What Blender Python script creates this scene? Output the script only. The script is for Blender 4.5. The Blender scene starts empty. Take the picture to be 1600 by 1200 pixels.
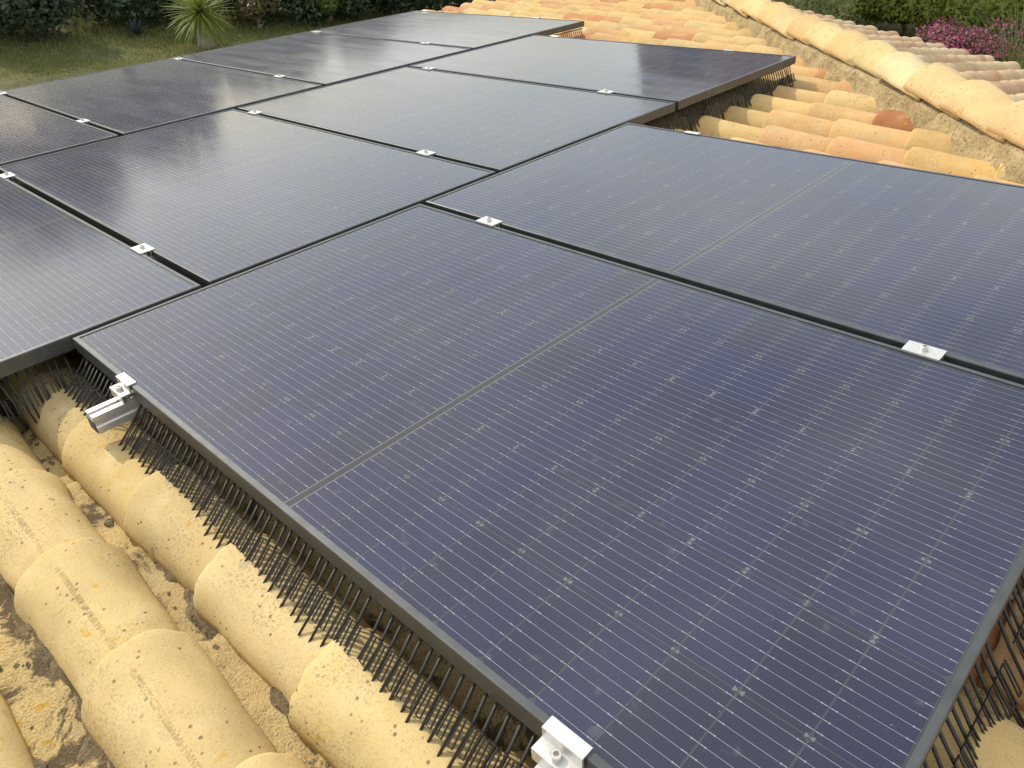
import bpy, bmesh, math, random
import numpy as np
from mathutils import Matrix, Vector, noise
rad = math.radians
scene = bpy.context.scene
COL = scene.collection

# ------------------------------------------------------------------ camera, sky, sun, exposure
cam_d = bpy.data.cameras.new('camera')
cam = bpy.data.objects.new('camera', cam_d)
COL.objects.link(cam)
CAM = Vector((1.6281278, -0.35250154, 1.08318353))
AX = Vector((0.72106177, 0.69022788, 0.06045987))
AY = Vector((-0.47843029, 0.43287952, 0.76401557))
AZ = Vector((0.501173, -0.57982825, 0.64235879))
cam.matrix_world = Matrix(((AX.x, AY.x, AZ.x, CAM.x), (AX.y, AY.y, AZ.y, CAM.y), (AX.z, AY.z, AZ.z, CAM.z), (0, 0, 0, 1)))
FPX = 1184.75
cam_d.sensor_width = 36.0
cam_d.lens = 36.0 * FPX / 1600.0
cam_d.clip_start = 0.05
cam_d.clip_end = 2000
scene.camera = cam

SUN_AZ, SUN_EL = 180.0, 34.0
world = bpy.data.worlds.new('World')
scene.world = world
world.use_nodes = True
wn = world.node_tree
wn.nodes.clear()
w_out = wn.nodes.new('ShaderNodeOutputWorld')
w_bg = wn.nodes.new('ShaderNodeBackground')
w_sky = wn.nodes.new('ShaderNodeTexSky')
w_sky.sky_type = 'NISHITA'
w_sky.sun_disc = False
w_sky.sun_elevation = rad(SUN_EL)
w_sky.sun_rotation = rad(90 - SUN_AZ)
w_sky.dust_density = 1.6
w_sky.air_density = 1.0
w_tc = wn.nodes.new('ShaderNodeTexCoord')
w_map = wn.nodes.new('ShaderNodeMapping')
w_map.inputs['Scale'].default_value = (1.6, 1.6, 4.5)
w_no = wn.nodes.new('ShaderNodeTexNoise')
w_no.inputs['Scale'].default_value = 1.7
w_no.inputs['Detail'].default_value = 6
w_rmp = wn.nodes.new('ShaderNodeMapRange')
w_rmp.inputs['From Min'].default_value = 0.36
w_rmp.inputs['From Max'].default_value = 0.68
w_rmp.inputs['To Min'].default_value = 0.30
w_rmp.inputs['To Max'].default_value = 0.85
w_mix = wn.nodes.new('ShaderNodeMix')
w_mix.data_type = 'RGBA'
w_mix.inputs[7].default_value = (10.4, 10.5, 10.3, 1)      # thin bright cloud
wn.links.new(w_tc.outputs['Generated'], w_map.inputs['Vector'])
wn.links.new(w_map.outputs[0], w_no.inputs['Vector'])
wn.links.new(w_no.outputs['Fac'], w_rmp.inputs['Value'])
wn.links.new(w_rmp.outputs[0], w_mix.inputs[0])
wn.links.new(w_sky.outputs[0], w_mix.inputs[6])
wn.links.new(w_mix.outputs[2], w_bg.inputs['Color'])
w_bg.inputs['Strength'].default_value = 0.15
wn.links.new(w_bg.outputs[0], w_out.inputs['Surface'])

sun_d = bpy.data.lights.new('sun', 'SUN')
sun_d.energy = 2.85
sun_d.angle = rad(0.6)
sun_d.color = (1.0, 0.93, 0.80)
sun = bpy.data.objects.new('sun', sun_d)
COL.objects.link(sun)
sdir = Vector((math.cos(rad(SUN_EL)) * math.cos(rad(SUN_AZ)), math.cos(rad(SUN_EL)) * math.sin(rad(SUN_AZ)), math.sin(rad(SUN_EL))))
sun.location = sdir * 40
sun.rotation_euler = sdir.to_track_quat('Z', 'Y').to_euler()

vs = scene.view_settings
vs.view_transform = 'Standard'
vs.look = 'None'
vs.exposure = 0.15
vs.gamma = 1.0
vs.use_curve_mapping = False

# ------------------------------------------------------------------ helpers
TH = rad(10.0)
CT, ST = math.cos(TH), math.sin(TH)
ROOF = Matrix(((CT, 0, -ST, 0), (0, 1, 0, 0), (ST, 0, CT, 0), (0, 0, 0, 1)))
HIP = 3.93                       # x + y on the hip line
FACE2 = Matrix(((0, 1, 0, 0), (-CT, 0, ST, HIP), (ST, 0, CT, 0), (0, 0, 0, 1)))
GZ = -3.6                        # garden level
WM = {}                          # world matrix of every object made here


def T(x, y, z):
    return Matrix.Translation((x, y, z))


def RZ(a):
    return Matrix.Rotation(a, 4, 'Z')


def place(o, M, parent=None):
    COL.objects.link(o) if o.name not in COL.objects else None
    WM[o.name] = M
    if parent is not None:
        o.parent = parent
        o.matrix_basis = WM[parent.name].inverted() @ M
    else:
        o.matrix_basis = M
    return o


def tag(o, label=None, cat=None, group=None, kind=None):
    if label:
        o['label'] = label
    if cat:
        o['category'] = cat
    if group:
        o['group'] = group
    if kind:
        o['kind'] = kind
    return o


def empty(name, M):
    return place(bpy.data.objects.new(name, None), M)


def mobj(name, me, M, parent=None):
    return place(bpy.data.objects.new(name, me), M, parent)


class MB:
    """collects geometry, builds one mesh"""
    def __init__(s):
        s.v, s.f, s.m, s.sm = [], [], [], []

    def add(s, vs, fs, mi=0, smooth=False):
        b = len(s.v)
        s.v.extend([tuple(p) for p in vs])
        for f in fs:
            s.f.append(tuple(i + b for i in f))
            s.m.append(mi)
            s.sm.append(smooth)

    def box(s, x0, x1, y0, y1, z0, z1, mi=0):
        s.add([(x0, y0, z0), (x1, y0, z0), (x1, y1, z0), (x0, y1, z0), (x0, y0, z1), (x1, y0, z1), (x1, y1, z1), (x0, y1, z1)],
              [(3, 2, 1, 0), (4, 5, 6, 7), (0, 1, 5, 4), (1, 2, 6, 5), (2, 3, 7, 6), (3, 0, 4, 7)], mi)

    def tube(s, pts, rs, n=8, cap=True, mi=0, smooth=True):
        pts = [Vector(p) for p in pts]
        if not isinstance(rs, (list, tuple)):
            rs = [rs] * len(pts)
        vs, fs = [], []
        up = Vector((0.13, 0.21, 0.97))
        for i, p in enumerate(pts):
            a = pts[max(i - 1, 0)]
            b = pts[min(i + 1, len(pts) - 1)]
            t = (b - a).normalized()
            x = t.cross(up)
            if x.length < 0.1:
                x = t.cross(Vector((1, 0, 0)))
            x.normalize()
            y = t.cross(x)
            for k in range(n):
                an = 2 * math.pi * k / n
                vs.append(p + (x * math.cos(an) + y * math.sin(an)) * rs[i])
        for i in range(len(pts) - 1):
            for k in range(n):
                fs.append((i * n + k, i * n + (k + 1) % n, (i + 1) * n + (k + 1) % n, (i + 1) * n + k))
        s.add(vs, fs, mi, smooth)
        if cap:
            m = len(pts) - 1
            b = len(s.v) - len(vs)
            s.f.append(tuple(b + k for k in reversed(range(n))))
            s.f.append(tuple(b + m * n + k for k in range(n)))
            s.m += [mi, mi]
            s.sm += [False, False]

    def extrude(s, prof, axis_pts, mi=0, cap=True):
        """prof: list of (a,b); axis_pts: function (i,a,b)->xyz for i in 0,1"""
        n = len(prof)
        vs = [axis_pts(0, a, b) for a, b in prof] + [axis_pts(1, a, b) for a, b in prof]
        fs = [(k, (k + 1) % n, n + (k + 1) % n, n + k) for k in range(n)]
        if cap:
            fs += [tuple(reversed(range(n))), tuple(range(n, 2 * n))]
        s.add(vs, fs, mi)

    def mesh(s, name, mats):
        me = bpy.data.meshes.new(name)
        me.from_pydata(s.v, [], s.f)
        for m in (mats if isinstance(mats, (list, tuple)) else [mats]):
            me.materials.append(m)
        me.polygons.foreach_set('material_index', s.m)
        me.polygons.foreach_set('use_smooth', s.sm)
        me.update()
        bm = bmesh.new()
        bm.from_mesh(me)
        bmesh.ops.recalc_face_normals(bm, faces=bm.faces)
        bm.to_mesh(me)
        bm.free()
        return me


# ------------------------------------------------------------------ materials
class NT:
    def __init__(s, name):
        s.mat = bpy.data.materials.new(name)
        s.mat.use_nodes = True
        s.t = s.mat.node_tree
        s.t.nodes.clear()
        s.out = s.n('ShaderNodeOutputMaterial')

    def n(s, ty, **kw):
        nd = s.t.nodes.new(ty)
        for k, v in kw.items():
            setattr(nd, k, v)
        return nd

    def l(s, a, b):
        s.t.links.new(a, b)

    def val(s, nd, **kw):
        for k, v in kw.items():
            nd.inputs[k.replace('_', ' ')].default_value = v
        return nd

    def noise(s, vec, scale, detail=4, rough=0.55, dist=0.0):
        nd = s.n('ShaderNodeTexNoise')
        nd.inputs['Scale'].default_value = scale
        nd.inputs['Detail'].default_value = detail
        nd.inputs['Roughness'].default_value = rough
        nd.inputs['Distortion'].default_value = dist
        if vec is not None:
            s.l(vec, nd.inputs['Vector'])
        return nd.outputs['Fac']

    def rng(s, x, a, b, c=0.0, d=1.0):
        nd = s.n('ShaderNodeMapRange')
        nd.inputs['From Min'].default_value = a
        nd.inputs['From Max'].default_value = b
        nd.inputs['To Min'].default_value = c
        nd.inputs['To Max'].default_value = d
        s.l(x, nd.inputs['Value'])
        return nd.outputs[0]

    def math(s, op, a, b=None):
        nd = s.n('ShaderNodeMath', operation=op)
        for i, x in enumerate((a, b)):
            if x is None:
                continue
            if isinstance(x, (int, float)):
                nd.inputs[i].default_value = x
            else:
                s.l(x, nd.inputs[i])
        return nd.outputs[0]

    def mix(s, f, a, b):
        nd = s.n('ShaderNodeMix', data_type='RGBA')
        for i, x in ((0, f), (6, a), (7, b)):
            if isinstance(x, (int, float)):
                nd.inputs[i].default_value = x
            elif isinstance(x, (tuple, list)):
                nd.inputs[i].default_value = (*x, 1) if len(x) == 3 else x
            else:
                s.l(x, nd.inputs[i])
        return nd.outputs[2]

    def objvec(s, rand=True):
        tc = s.n('ShaderNodeTexCoord')
        if not rand:
            return tc.outputs['Object'], None
        oi = s.n('ShaderNodeObjectInfo')
        vm = s.n('ShaderNodeVectorMath', operation='MULTIPLY_ADD')
        s.l(oi.outputs['Random'], vm.inputs[0])
        vm.inputs[1].default_value = (37.0, 91.0, 53.0)
        s.l(tc.outputs['Object'], vm.inputs[2])
        return vm.outputs[0], oi

    def bsdf(s, col, rough=0.8, metal=0.0, spec=0.5, bump=None, bstr=0.3, bdist=0.01):
        p = s.n('ShaderNodeBsdfPrincipled')
        if isinstance(col, (tuple, list)):
            p.inputs['Base Color'].default_value = (*col, 1)
        else:
            s.l(col, p.inputs['Base Color'])
        if isinstance(rough, (int, float)):
            p.inputs['Roughness'].default_value = rough
        else:
            s.l(rough, p.inputs['Roughness'])
        p.inputs['Metallic'].default_value = metal
        p.inputs['Specular IOR Level'].default_value = spec
        if bump is not None:
            b = s.n('ShaderNodeBump')
            b.inputs['Strength'].default_value = bstr
            b.inputs['Distance'].default_value = bdist
            s.l(bump, b.inputs['Height'])
            s.l(b.outputs[0], p.inputs['Normal'])
        return p

    def done(s, sh):
        s.l(sh.outputs[0] if hasattr(sh, 'outputs') else sh, s.out.inputs['Surface'])
        return s.mat


def simple(name, col, rough=0.6, metal=0.0, var=0.0, scale=20, bstr=0.0, spec=0.5):
    t = NT(name)
    v, oi = t.objvec()
    c = col
    nz = t.noise(v, scale, 5)
    if var:
        c = t.mix(t.rng(nz, 0.3, 0.7), tuple(x * (1 - var) for x in col), tuple(min(1, x * (1 + var)) for x in col))
    return t.done(t.bsdf(c, rough, metal, spec, nz if bstr else None, bstr, 0.004))


def mat_tile(name, channel=False):
    t = NT(name)
    v, oi = t.objvec()
    base = oi.outputs['Color']
    big = t.noise(v, 7, 4)
    c = t.mix(t.rng(big, 0.35, 0.7, 0, 0.6), base, t.mix(0.5, base, (0.60, 0.43, 0.19)))
    pale = t.noise(v, 13, 5, 0.6, 0.4)
    c = t.mix(t.rng(pale, 0.5, 0.72, 0, 0.45), c, (0.66, 0.54, 0.31))
    # grey lichen speckle
    sp = t.noise(v, 210, 3, 0.7)
    spm = t.noise(v, 6, 3)
    c = t.mix(t.math('MULTIPLY', t.rng(sp, 0.52, 0.62, 0, 0.62), t.rng(spm, 0.44, 0.62)), c, (0.20, 0.155, 0.10))
    # overall grime: brown bloom and pepper of tiny specks
    gr = t.noise(v, 3.2, 5, 0.65, 0.6)
    c = t.mix(t.rng(gr, 0.48, 0.72, 0, 0.42), c, (0.36, 0.255, 0.12))
    pep = t.noise(v, 330, 2, 0.6)
    c = t.mix(t.rng(pep, 0.60, 0.70, 0, 0.55), c, (0.25, 0.18, 0.095))
    # ochre lichen patches
    lp = t.noise(v, 34, 4, 0.6, 0.3)
    lm = t.noise(v, 5.3, 2)
    c = t.mix(t.math('MULTIPLY', t.rng(lp, 0.60, 0.65, 0, 0.85), t.rng(lm, 0.53, 0.6)), c, (0.50, 0.29, 0.035))
    # crusty grey lichen discs
    v2 = t.n('ShaderNodeTexVoronoi')
    v2.inputs['Scale'].default_value = 15
    t.l(v, v2.inputs['Vector'])
    edge_n = t.math('ADD', v2.outputs['Distance'], t.math('MULTIPLY', t.noise(v, 90, 3), 0.22))
    disc = t.math('MULTIPLY', t.rng(edge_n, 0.27, 0.30, 1, 0), t.rng(t.noise(v, 4.1, 2), 0.50, 0.56))
    c = t.mix(t.math('MULTIPLY', disc, 0.38), c, (0.30, 0.26, 0.17))
    # pits
    vo = t.n('ShaderNodeTexVoronoi')
    vo.inputs['Scale'].default_value = 62
    t.l(v, vo.inputs['Vector'])
    pit = t.rng(vo.outputs['Distance'], 0.10, 0.2, 1, 0)
    pm = t.noise(v, 21, 2)
    pit = t.math('MULTIPLY', pit, t.rng(pm, 0.5, 0.58))
    c = t.mix(t.math('MULTIPLY', pit, 0.75), c, (0.13, 0.09, 0.055))
    fine = t.noise(v, 260, 3)
    if channel:
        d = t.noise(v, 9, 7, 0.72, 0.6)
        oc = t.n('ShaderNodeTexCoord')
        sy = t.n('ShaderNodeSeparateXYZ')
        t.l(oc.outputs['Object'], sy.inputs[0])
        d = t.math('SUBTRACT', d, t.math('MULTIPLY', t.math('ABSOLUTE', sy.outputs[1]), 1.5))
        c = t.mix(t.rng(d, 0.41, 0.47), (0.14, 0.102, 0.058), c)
        h = t.math('ADD', t.math('MULTIPLY', d, 3.0), fine)
        p = t.bsdf(c, 0.95, 0, 0.2, h, 0.8, 0.008)
    else:
        h = t.math('SUBTRACT', t.math('ADD', t.math('MULTIPLY', big, 2), t.math('MULTIPLY', fine, 0.35)), pit)
        p = t.bsdf(c, 0.9, 0, 0.2, h, 0.55, 0.004)
    return t.done(p)


def mat_mortar(name, col, dark):
    t = NT(name)
    v, oi = t.objvec(False)
    a = t.noise(v, 14, 6, 0.65)
    b = t.noise(v, 70, 4, 0.7)
    c = t.mix(t.rng(a, 0.35, 0.65), dark, col)
    c = t.mix(t.rng(b, 0.52, 0.66, 0, 0.7), c, tuple(x * 0.35 for x in dark))
    h = t.math('ADD', t.math('MULTIPLY', a, 1.6), b)
    return t.done(t.bsdf(c, 0.97, 0, 0.15, h, 0.8, 0.012))


def mat_cell():
    t = NT('solar_cell')
    tc = t.n('ShaderNodeTexCoord')
    oi = t.n('ShaderNodeObjectInfo')
    c = t.mix(oi.outputs['Random'], (0.006, 0.010, 0.065), (0.010, 0.009, 0.140))
    sx = t.n('ShaderNodeSeparateXYZ')
    t.l(tc.outputs['Object'], sx.inputs[0])
    f = t.math('FRACT', t.math('MULTIPLY', sx.outputs[0], 1 / 0.00165))
    line = t.math('LESS_THAN', f, 0.22)
    c = t.mix(t.math('MULTIPLY', line, 0.7), c, (0.13, 0.155, 0.34))
    return t.done(t.bsdf(c, 0.5, 0, 0.3))


def mat_glass():
    t = NT('panel_glass')
    v, oi = t.objvec()
    fr = t.n('ShaderNodeFresnel')
    fr.inputs['IOR'].default_value = 1.52
    gl = t.n('ShaderNodeBsdfGlossy')
    st = t.n('ShaderNodeMapping')
    st.inputs['Scale'].default_value = (1.4, 7.0, 1)
    t.l(v, st.inputs[0])
    smear = t.noise(st.outputs[0], 1.6, 5, 0.6, 0.3)
    t.l(t.rng(smear, 0.3, 0.7, 0.07, 0.15), gl.inputs['Roughness'])
    gl.inputs['Color'].default_value = (0.93, 0.95, 0.94, 1)
    tr = t.n('ShaderNodeBsdfTransparent')
    m1 = t.n('ShaderNodeMixShader')
    t.l(fr.outputs[0], m1.inputs[0])
    t.l(tr.outputs[0], m1.inputs[1])
    g2 = t.n('ShaderNodeBsdfGlossy')          # dusty, textured glass scatters part of the mirror image
    g2.inputs['Roughness'].default_value = 0.36
    g2.inputs['Color'].default_value = (0.93, 0.95, 0.94, 1)
    mg = t.n('ShaderNodeMixShader')
    mg.inputs[0].default_value = 0.13
    t.l(gl.outputs[0], mg.inputs[1])
    t.l(g2.outputs[0], mg.inputs[2])
    t.l(mg.outputs[0], m1.inputs[2])
    # dust film and specks
    df = t.n('ShaderNodeBsdfDiffuse')
    df.inputs['Color'].default_value = (0.50, 0.48, 0.44, 1)
    d1 = t.noise(v, 3.0, 6, 0.65)
    d2 = t.noise(v, 240, 2, 0.5)
    d3 = t.noise(v, 34, 3, 0.6)
    film = t.rng(d1, 0.3, 0.75, 0.012, 0.040)
    spk = t.rng(d2, 0.73, 0.77, 0, 0.5)
    blot = t.rng(d3, 0.64, 0.8, 0, 0.12)
    fac = t.math('ADD', t.math('ADD', film, spk), blot)
    m2 = t.n('ShaderNodeMixShader')
    t.l(fac, m2.inputs[0])
    t.l(m1.outputs[0], m2.inputs[1])
    t.l(df.outputs[0], m2.inputs[2])
    return t.done(m2)


def mat_leaf(name, c1, c2, trans=0.35, rough=0.5):
    t = NT(name)
    ge = t.n('ShaderNodeNewGeometry')
    c = t.mix(ge.outputs['Random Per Island'], c1, c2)
    p = t.bsdf(c, rough, 0, 0.35)
    tl = t.n('ShaderNodeBsdfTranslucent')
    t.l(t.mix(0.4, c, (c2[0] * 1.3, c2[1] * 1.3, c2[2] * 0.6)), tl.inputs['Color'])
    m = t.n('ShaderNodeMixShader')
    m.inputs[0].default_value = trans
    t.l(p.outputs[0], m.inputs[1])
    t.l(tl.outputs[0], m.inputs[2])
    return t.done(m)


def mat_ground():
    t = NT('lawn_soil')
    v, _ = t.objvec(False)
    a = t.noise(v, 0.55, 5, 0.6)
    b = t.noise(v, 5, 5, 0.65)
    c = t.mix(t.rng(a, 0.4, 0.6), (0.085, 0.10, 0.03), (0.17, 0.14, 0.07))
    c = t.mix(t.rng(b, 0.4, 0.65, 0, 0.6), c, (0.035, 0.05, 0.014))
    return t.done(t.bsdf(c, 0.95, 0, 0.2, b, 0.6, 0.05))


M = {}
M['tile'] = mat_tile('fired_clay')
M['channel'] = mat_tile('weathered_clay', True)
M['mortar'] = mat_mortar('lime_mortar', (0.52, 0.41, 0.225), (0.36, 0.275, 0.15))
M['debris'] = mat_mortar('roof_dirt', (0.27, 0.21, 0.125), (0.15, 0.115, 0.07))
M['deck'] = simple('roof_underlay', (0.10, 0.08, 0.055), 0.95, 0, 0.3, 6)
M['stucco'] = simple('stucco', (0.62, 0.57, 0.46), 0.92, 0, 0.12, 8, 0.4)
M['chimney'] = simple('chimney_render', (0.27, 0.20, 0.13), 0.92, 0, 0.25, 9, 0.4)
M['cell'] = mat_cell()
M['wire'] = simple('tinned_ribbon', (0.92, 0.92, 0.95), 0.45, 0.0)
M['mark'] = simple('cell_corner_backing', (0.46, 0.47, 0.48), 0.6)
M['back'] = simple('black_backsheet', (0.125, 0.13, 0.135), 0.6)
M['glass'] = mat_glass()
M['frame'] = simple('black_anodised_frame', (0.095, 0.100, 0.100), 0.34, 0.55, 0.15, 30)
M['alu'] = simple('mill_aluminium', (0.66, 0.65, 0.62), 0.36, 0.7, 0.10, 90)
M['bolt'] = simple('stainless_bolt', (0.62, 0.59, 0.54), 0.3, 0.8)
M['dark'] = simple('black_plastic', (0.022, 0.020, 0.017), 0.5)
M['cap'] = simple('rail_end_plastic', (0.06, 0.055, 0.05), 0.6)
M['bark'] = simple('bark', (0.20, 0.16, 0.11), 0.95, 0, 0.35, 25, 0.6)
M['greybark'] = simple('pale_bark', (0.30, 0.27, 0.22), 0.95, 0, 0.3, 20, 0.6)
M['ground'] = mat_ground()
M['grass'] = mat_leaf('grass_blades', (0.10, 0.14, 0.035), (0.27, 0.27, 0.09), 0.35)
M['hedge'] = mat_leaf('dark_evergreen_leaf', (0.032, 0.052, 0.028), (0.065, 0.09, 0.045), 0.22)
M['mid'] = mat_leaf('shrub_leaf', (0.06, 0.105, 0.024), (0.17, 0.215, 0.05), 0.4)
M['bright'] = mat_leaf('pittosporum_leaf', (0.10, 0.15, 0.028), (0.29, 0.31, 0.055), 0.45)
M['olive'] = mat_leaf('rosemary_leaf', (0.10, 0.125, 0.05), (0.24, 0.25, 0.10), 0.4)
M['pink'] = mat_leaf('bougainvillea_bract', (0.36, 0.06, 0.18), (0.62, 0.19, 0.36), 0.4)
M['drytwig'] = mat_leaf('dry_leaf', (0.08, 0.07, 0.03), (0.17, 0.13, 0.055), 0.25)
M['yucca'] = mat_leaf('yucca_leaf', (0.12, 0.18, 0.035), (0.34, 0.36, 0.08), 0.5)
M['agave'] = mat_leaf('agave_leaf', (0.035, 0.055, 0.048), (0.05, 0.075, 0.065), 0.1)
M['tileroof'] = simple('far_roof_clay', (0.45, 0.27, 0.15), 0.9, 0, 0.3, 10, 0.4)

# ------------------------------------------------------------------ panel layout (u, v in the roof plane)
L, W, G, GR = 1.755, 1.035, 0.023, 0.015
BO, CO = 0.346, 0.863
ZB, ZC = 0.0015, 0.0075
ub = -GR - L
uc = ub - GR - L
PAN = []   # name key, u0, v0, z, label
PAN.append((0, 0, 0, 'nearest black solar panel, large in the foreground with blue cells'))
PAN.append((0, W + G, 0, 'black solar panel at the right edge, directly behind the nearest panel'))
PAN.append((ub, BO - W - G, ZB, 'black solar panel cut by the left edge of the photo, middle row, left end'))
PAN.append((ub, BO, ZB, 'black solar panel in the middle row reflecting bright sky, left of centre'))
PAN.append((ub, BO + W + G, ZB, 'black solar panel in the middle row, third from the left'))
PAN.append((ub, BO + 2 * (W + G), ZB, 'black solar panel at the far end of the middle row with a dark brown reflection'))
PAN.append((uc, CO - W - G, ZC, 'dark solar panel in the lowest row, cut by the left edge'))
PAN.append((uc, CO, ZC, 'dark solar panel in the lowest row in front of the lawn, second from left'))
PAN.append((uc, CO + W + G, ZC, 'dark solar panel in the lowest row in front of the spiky yucca'))
PAN.append((uc, CO + 2 * (W + G), ZC, 'grey reflecting solar panel at the far end of the lowest row'))


def under_panel(u, v):
    for (pu, pv, pz, _) in PAN:
        if pu <= u <= pu + L and pv <= v <= pv + W:
            return True
    return False


RI = ROOF.inverted()
CAMR = RI @ CAM


def to_px(p):
    d = Vector(p) - CAM
    z = -d.dot(AZ)
    if z < 0.05:
        return None
    return (800 + FPX * d.dot(AX) / z, 600 - FPX * d.dot(AY) / z, z)


def seen(p, marg=30):
    """is a world point in the frame and not behind a panel"""
    q = to_px(p)
    if q is None or not (-marg < q[0] < 1600 + marg and -marg < q[1] < 1200 + marg):
        return 0
    r = RI @ Vector(p)
    if r.z < 0:
        k = CAMR.z / (CAMR.z - r.z)
        h = CAMR + (r - CAMR) * k
        if under_panel(h.x, h.y):
            return 0
    return 1.0 / (q[2] * q[2])


# ------------------------------------------------------------------ ground
g = MB()
g.add([(-700, -700, 0), (700, -700, 0), (700, 700, 0), (-700, 700, 0)], [(0, 1, 2, 3)])
tag(mobj('ground', g.mesh('ground', M['ground']), T(0, 0, GZ)), 'mown garden lawn around the house', 'ground', kind='structure')

# ------------------------------------------------------------------ house body and roof decks
EU = -4.22                         # eave (u)
XE = EU * CT
RX = 3.2                           # ridge x
house = tag(empty('house', T(0, 0, GZ)), 'house with a sloping clay tile roof carrying the solar panels', 'house')
b = MB()
yl, yr = -5.0, HIP - XE - 0.30
xw, xe = XE + 0.35, 2 * RX - XE - 0.35
b.box(xw, xe, yl, yr, GZ + 0.002, XE * ST / CT - 0.45)
mobj('wall', b.mesh('wall', M['stucco']), Matrix.Identity(4), house)
DN = -0.235
b = MB()          # main slope deck, in roof coordinates


def rp(x, y, n=DN):
    return RI @ Vector((x, y, x * ST / CT + n / CT))


ytop = HIP - RX
top = [rp(XE, yl - 0.2), rp(RX, yl - 0.2), rp(RX, ytop), rp(XE, HIP - XE)]
low = [p - Vector((0, 0, 0.08)) for p in top]
b.add(top + low, [(0, 1, 2, 3), (7, 6, 5, 4), (0, 4, 5, 1), (1, 5, 6, 2), (2, 6, 7, 3), (3, 7, 4, 0)])
slope = mobj('roof_slope', b.mesh('roof_slope', M['deck']), ROOF, house)
b = MB()          # hip end slope deck


def rp2(x, y, n=DN):
    return Vector((x, y, (HIP - y) * ST / CT + n / CT))


top = [rp2(XE, HIP - XE), rp2(RX, ytop), rp2(2 * RX - XE, HIP - XE)]
top = [FACE2.inverted() @ p for p in top]
low = [p - Vector((0, 0, 0.08)) for p in top]
b.add(top + low, [(0, 1, 2), (5, 4, 3), (0, 3, 4, 1), (1, 4, 5, 2), (2, 5, 3, 0)])
slope2 = mobj('roof_slope', b.mesh('hip_slope', M['deck']), FACE2, house)
b = MB()
zt = RX * ST / CT + DN / CT
ze = XE * ST / CT + DN / CT
top = [Vector((RX, yl - 0.2, zt)), Vector((2 * RX - XE, yl - 0.2, ze)), Vector((2 * RX - XE, HIP - XE, ze)), Vector((RX, ytop, zt))]
low = [p - Vector((0, 0, 0.08)) for p in top]
b.add(top + low, [(0, 1, 2, 3), (7, 6, 5, 4), (0, 4, 5, 1), (1, 5, 6, 2), (2, 6, 7, 3), (3, 7, 4, 0)])
mobj('roof_slope', b.mesh('back_slope', M['tileroof']), Matrix.Identity(4), house)

# ------------------------------------------------------------------ clay tiles
TL, TP, TE = 0.42, 0.225, 0.296     # length, row pitch, exposure
TN = -0.098                         # crest of a cover tile at its lower end


def cover_mesh(name, seed, nl, na, hw0=0.090, hw1=0.077, h0=0.086, h1=0.076, drop=0.025, length=TL, thick=0.013, amp=0.003, mat='tile', amax=84):
    rnd = random.Random(seed)
    off = Vector((rnd.uniform(0, 50), rnd.uniform(0, 50), rnd.uniform(0, 50)))
    rows_o, rows_i = [], []
    ss = [0, 0.012, 0.035] + [0.08 + 0.92 * i / (nl - 1) for i in range(nl)]
    cm = 1 - math.cos(rad(amax))
    sm = math.sin(rad(amax))
    for j, s in enumerate(ss):
        lip = (-0.0018, -0.0004, 0.0)[j] if j < 3 else 0.0
        bul = 0.0022 * math.exp(-((s - 0.06) / 0.08) ** 2)
        hw = hw0 + (hw1 - hw0) * s + bul
        hh = h0 + (h1 - h0) * s + bul
        ro, ri = [], []
        for k in range(na + 1):
            a = rad(-amax + 2 * amax * k / na)
            wob = noise.noise(off + Vector((s * 5, math.sin(a) * 2.4, math.cos(a)))) * amp
            we = noise.noise(off + Vector((9, k * 0.7, 3))) * 0.006 + noise.noise(off + Vector((2, k * 2.3, 8))) * 0.004 if s == 0 else 0
            y = (hw + lip + wob) * math.sin(a) / sm
            z = -drop * s - (hh) * (1 - math.cos(a)) / cm + bul + lip + wob
            ro.append((s * length + we, y, z))
            f = (hw - thick) / hw
            ri.append((s * length + we, y * f, z - thick * (0.35 + 0.65 * math.cos(a))))
        rows_o.append(ro)
        rows_i.append(ri)
    m = MB()
    n = na + 1
    nr = len(ss)
    vs = [p for r in rows_o for p in r] + [p for r in rows_i for p in r]
    fs = []
    O = nr * n
    for j in range(nr - 1):
        for k in range(na):
            fs.append((j * n + k, j * n + k + 1, (j + 1) * n + k + 1, (j + 1) * n + k))
            fs.append((O + j * n + k, O + (j + 1) * n + k, O + (j + 1) * n + k + 1, O + j * n + k + 1))
    for k in range(na):
        fs.append((k, O + k, O + k + 1, k + 1))
        e = (nr - 1) * n
        fs.append((e + k, e + k + 1, O + e + k + 1, O + e + k))
    for j in range(nr - 1):
        fs.append((j * n, (j + 1) * n, O + (j + 1) * n, O + j * n))
        fs.append((j * n + na, O + j * n + na, O + (j + 1) * n + na, (j + 1) * n + na))
    m.add(vs, fs, 0, True)
    return m.mesh(name, M[mat])


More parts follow.
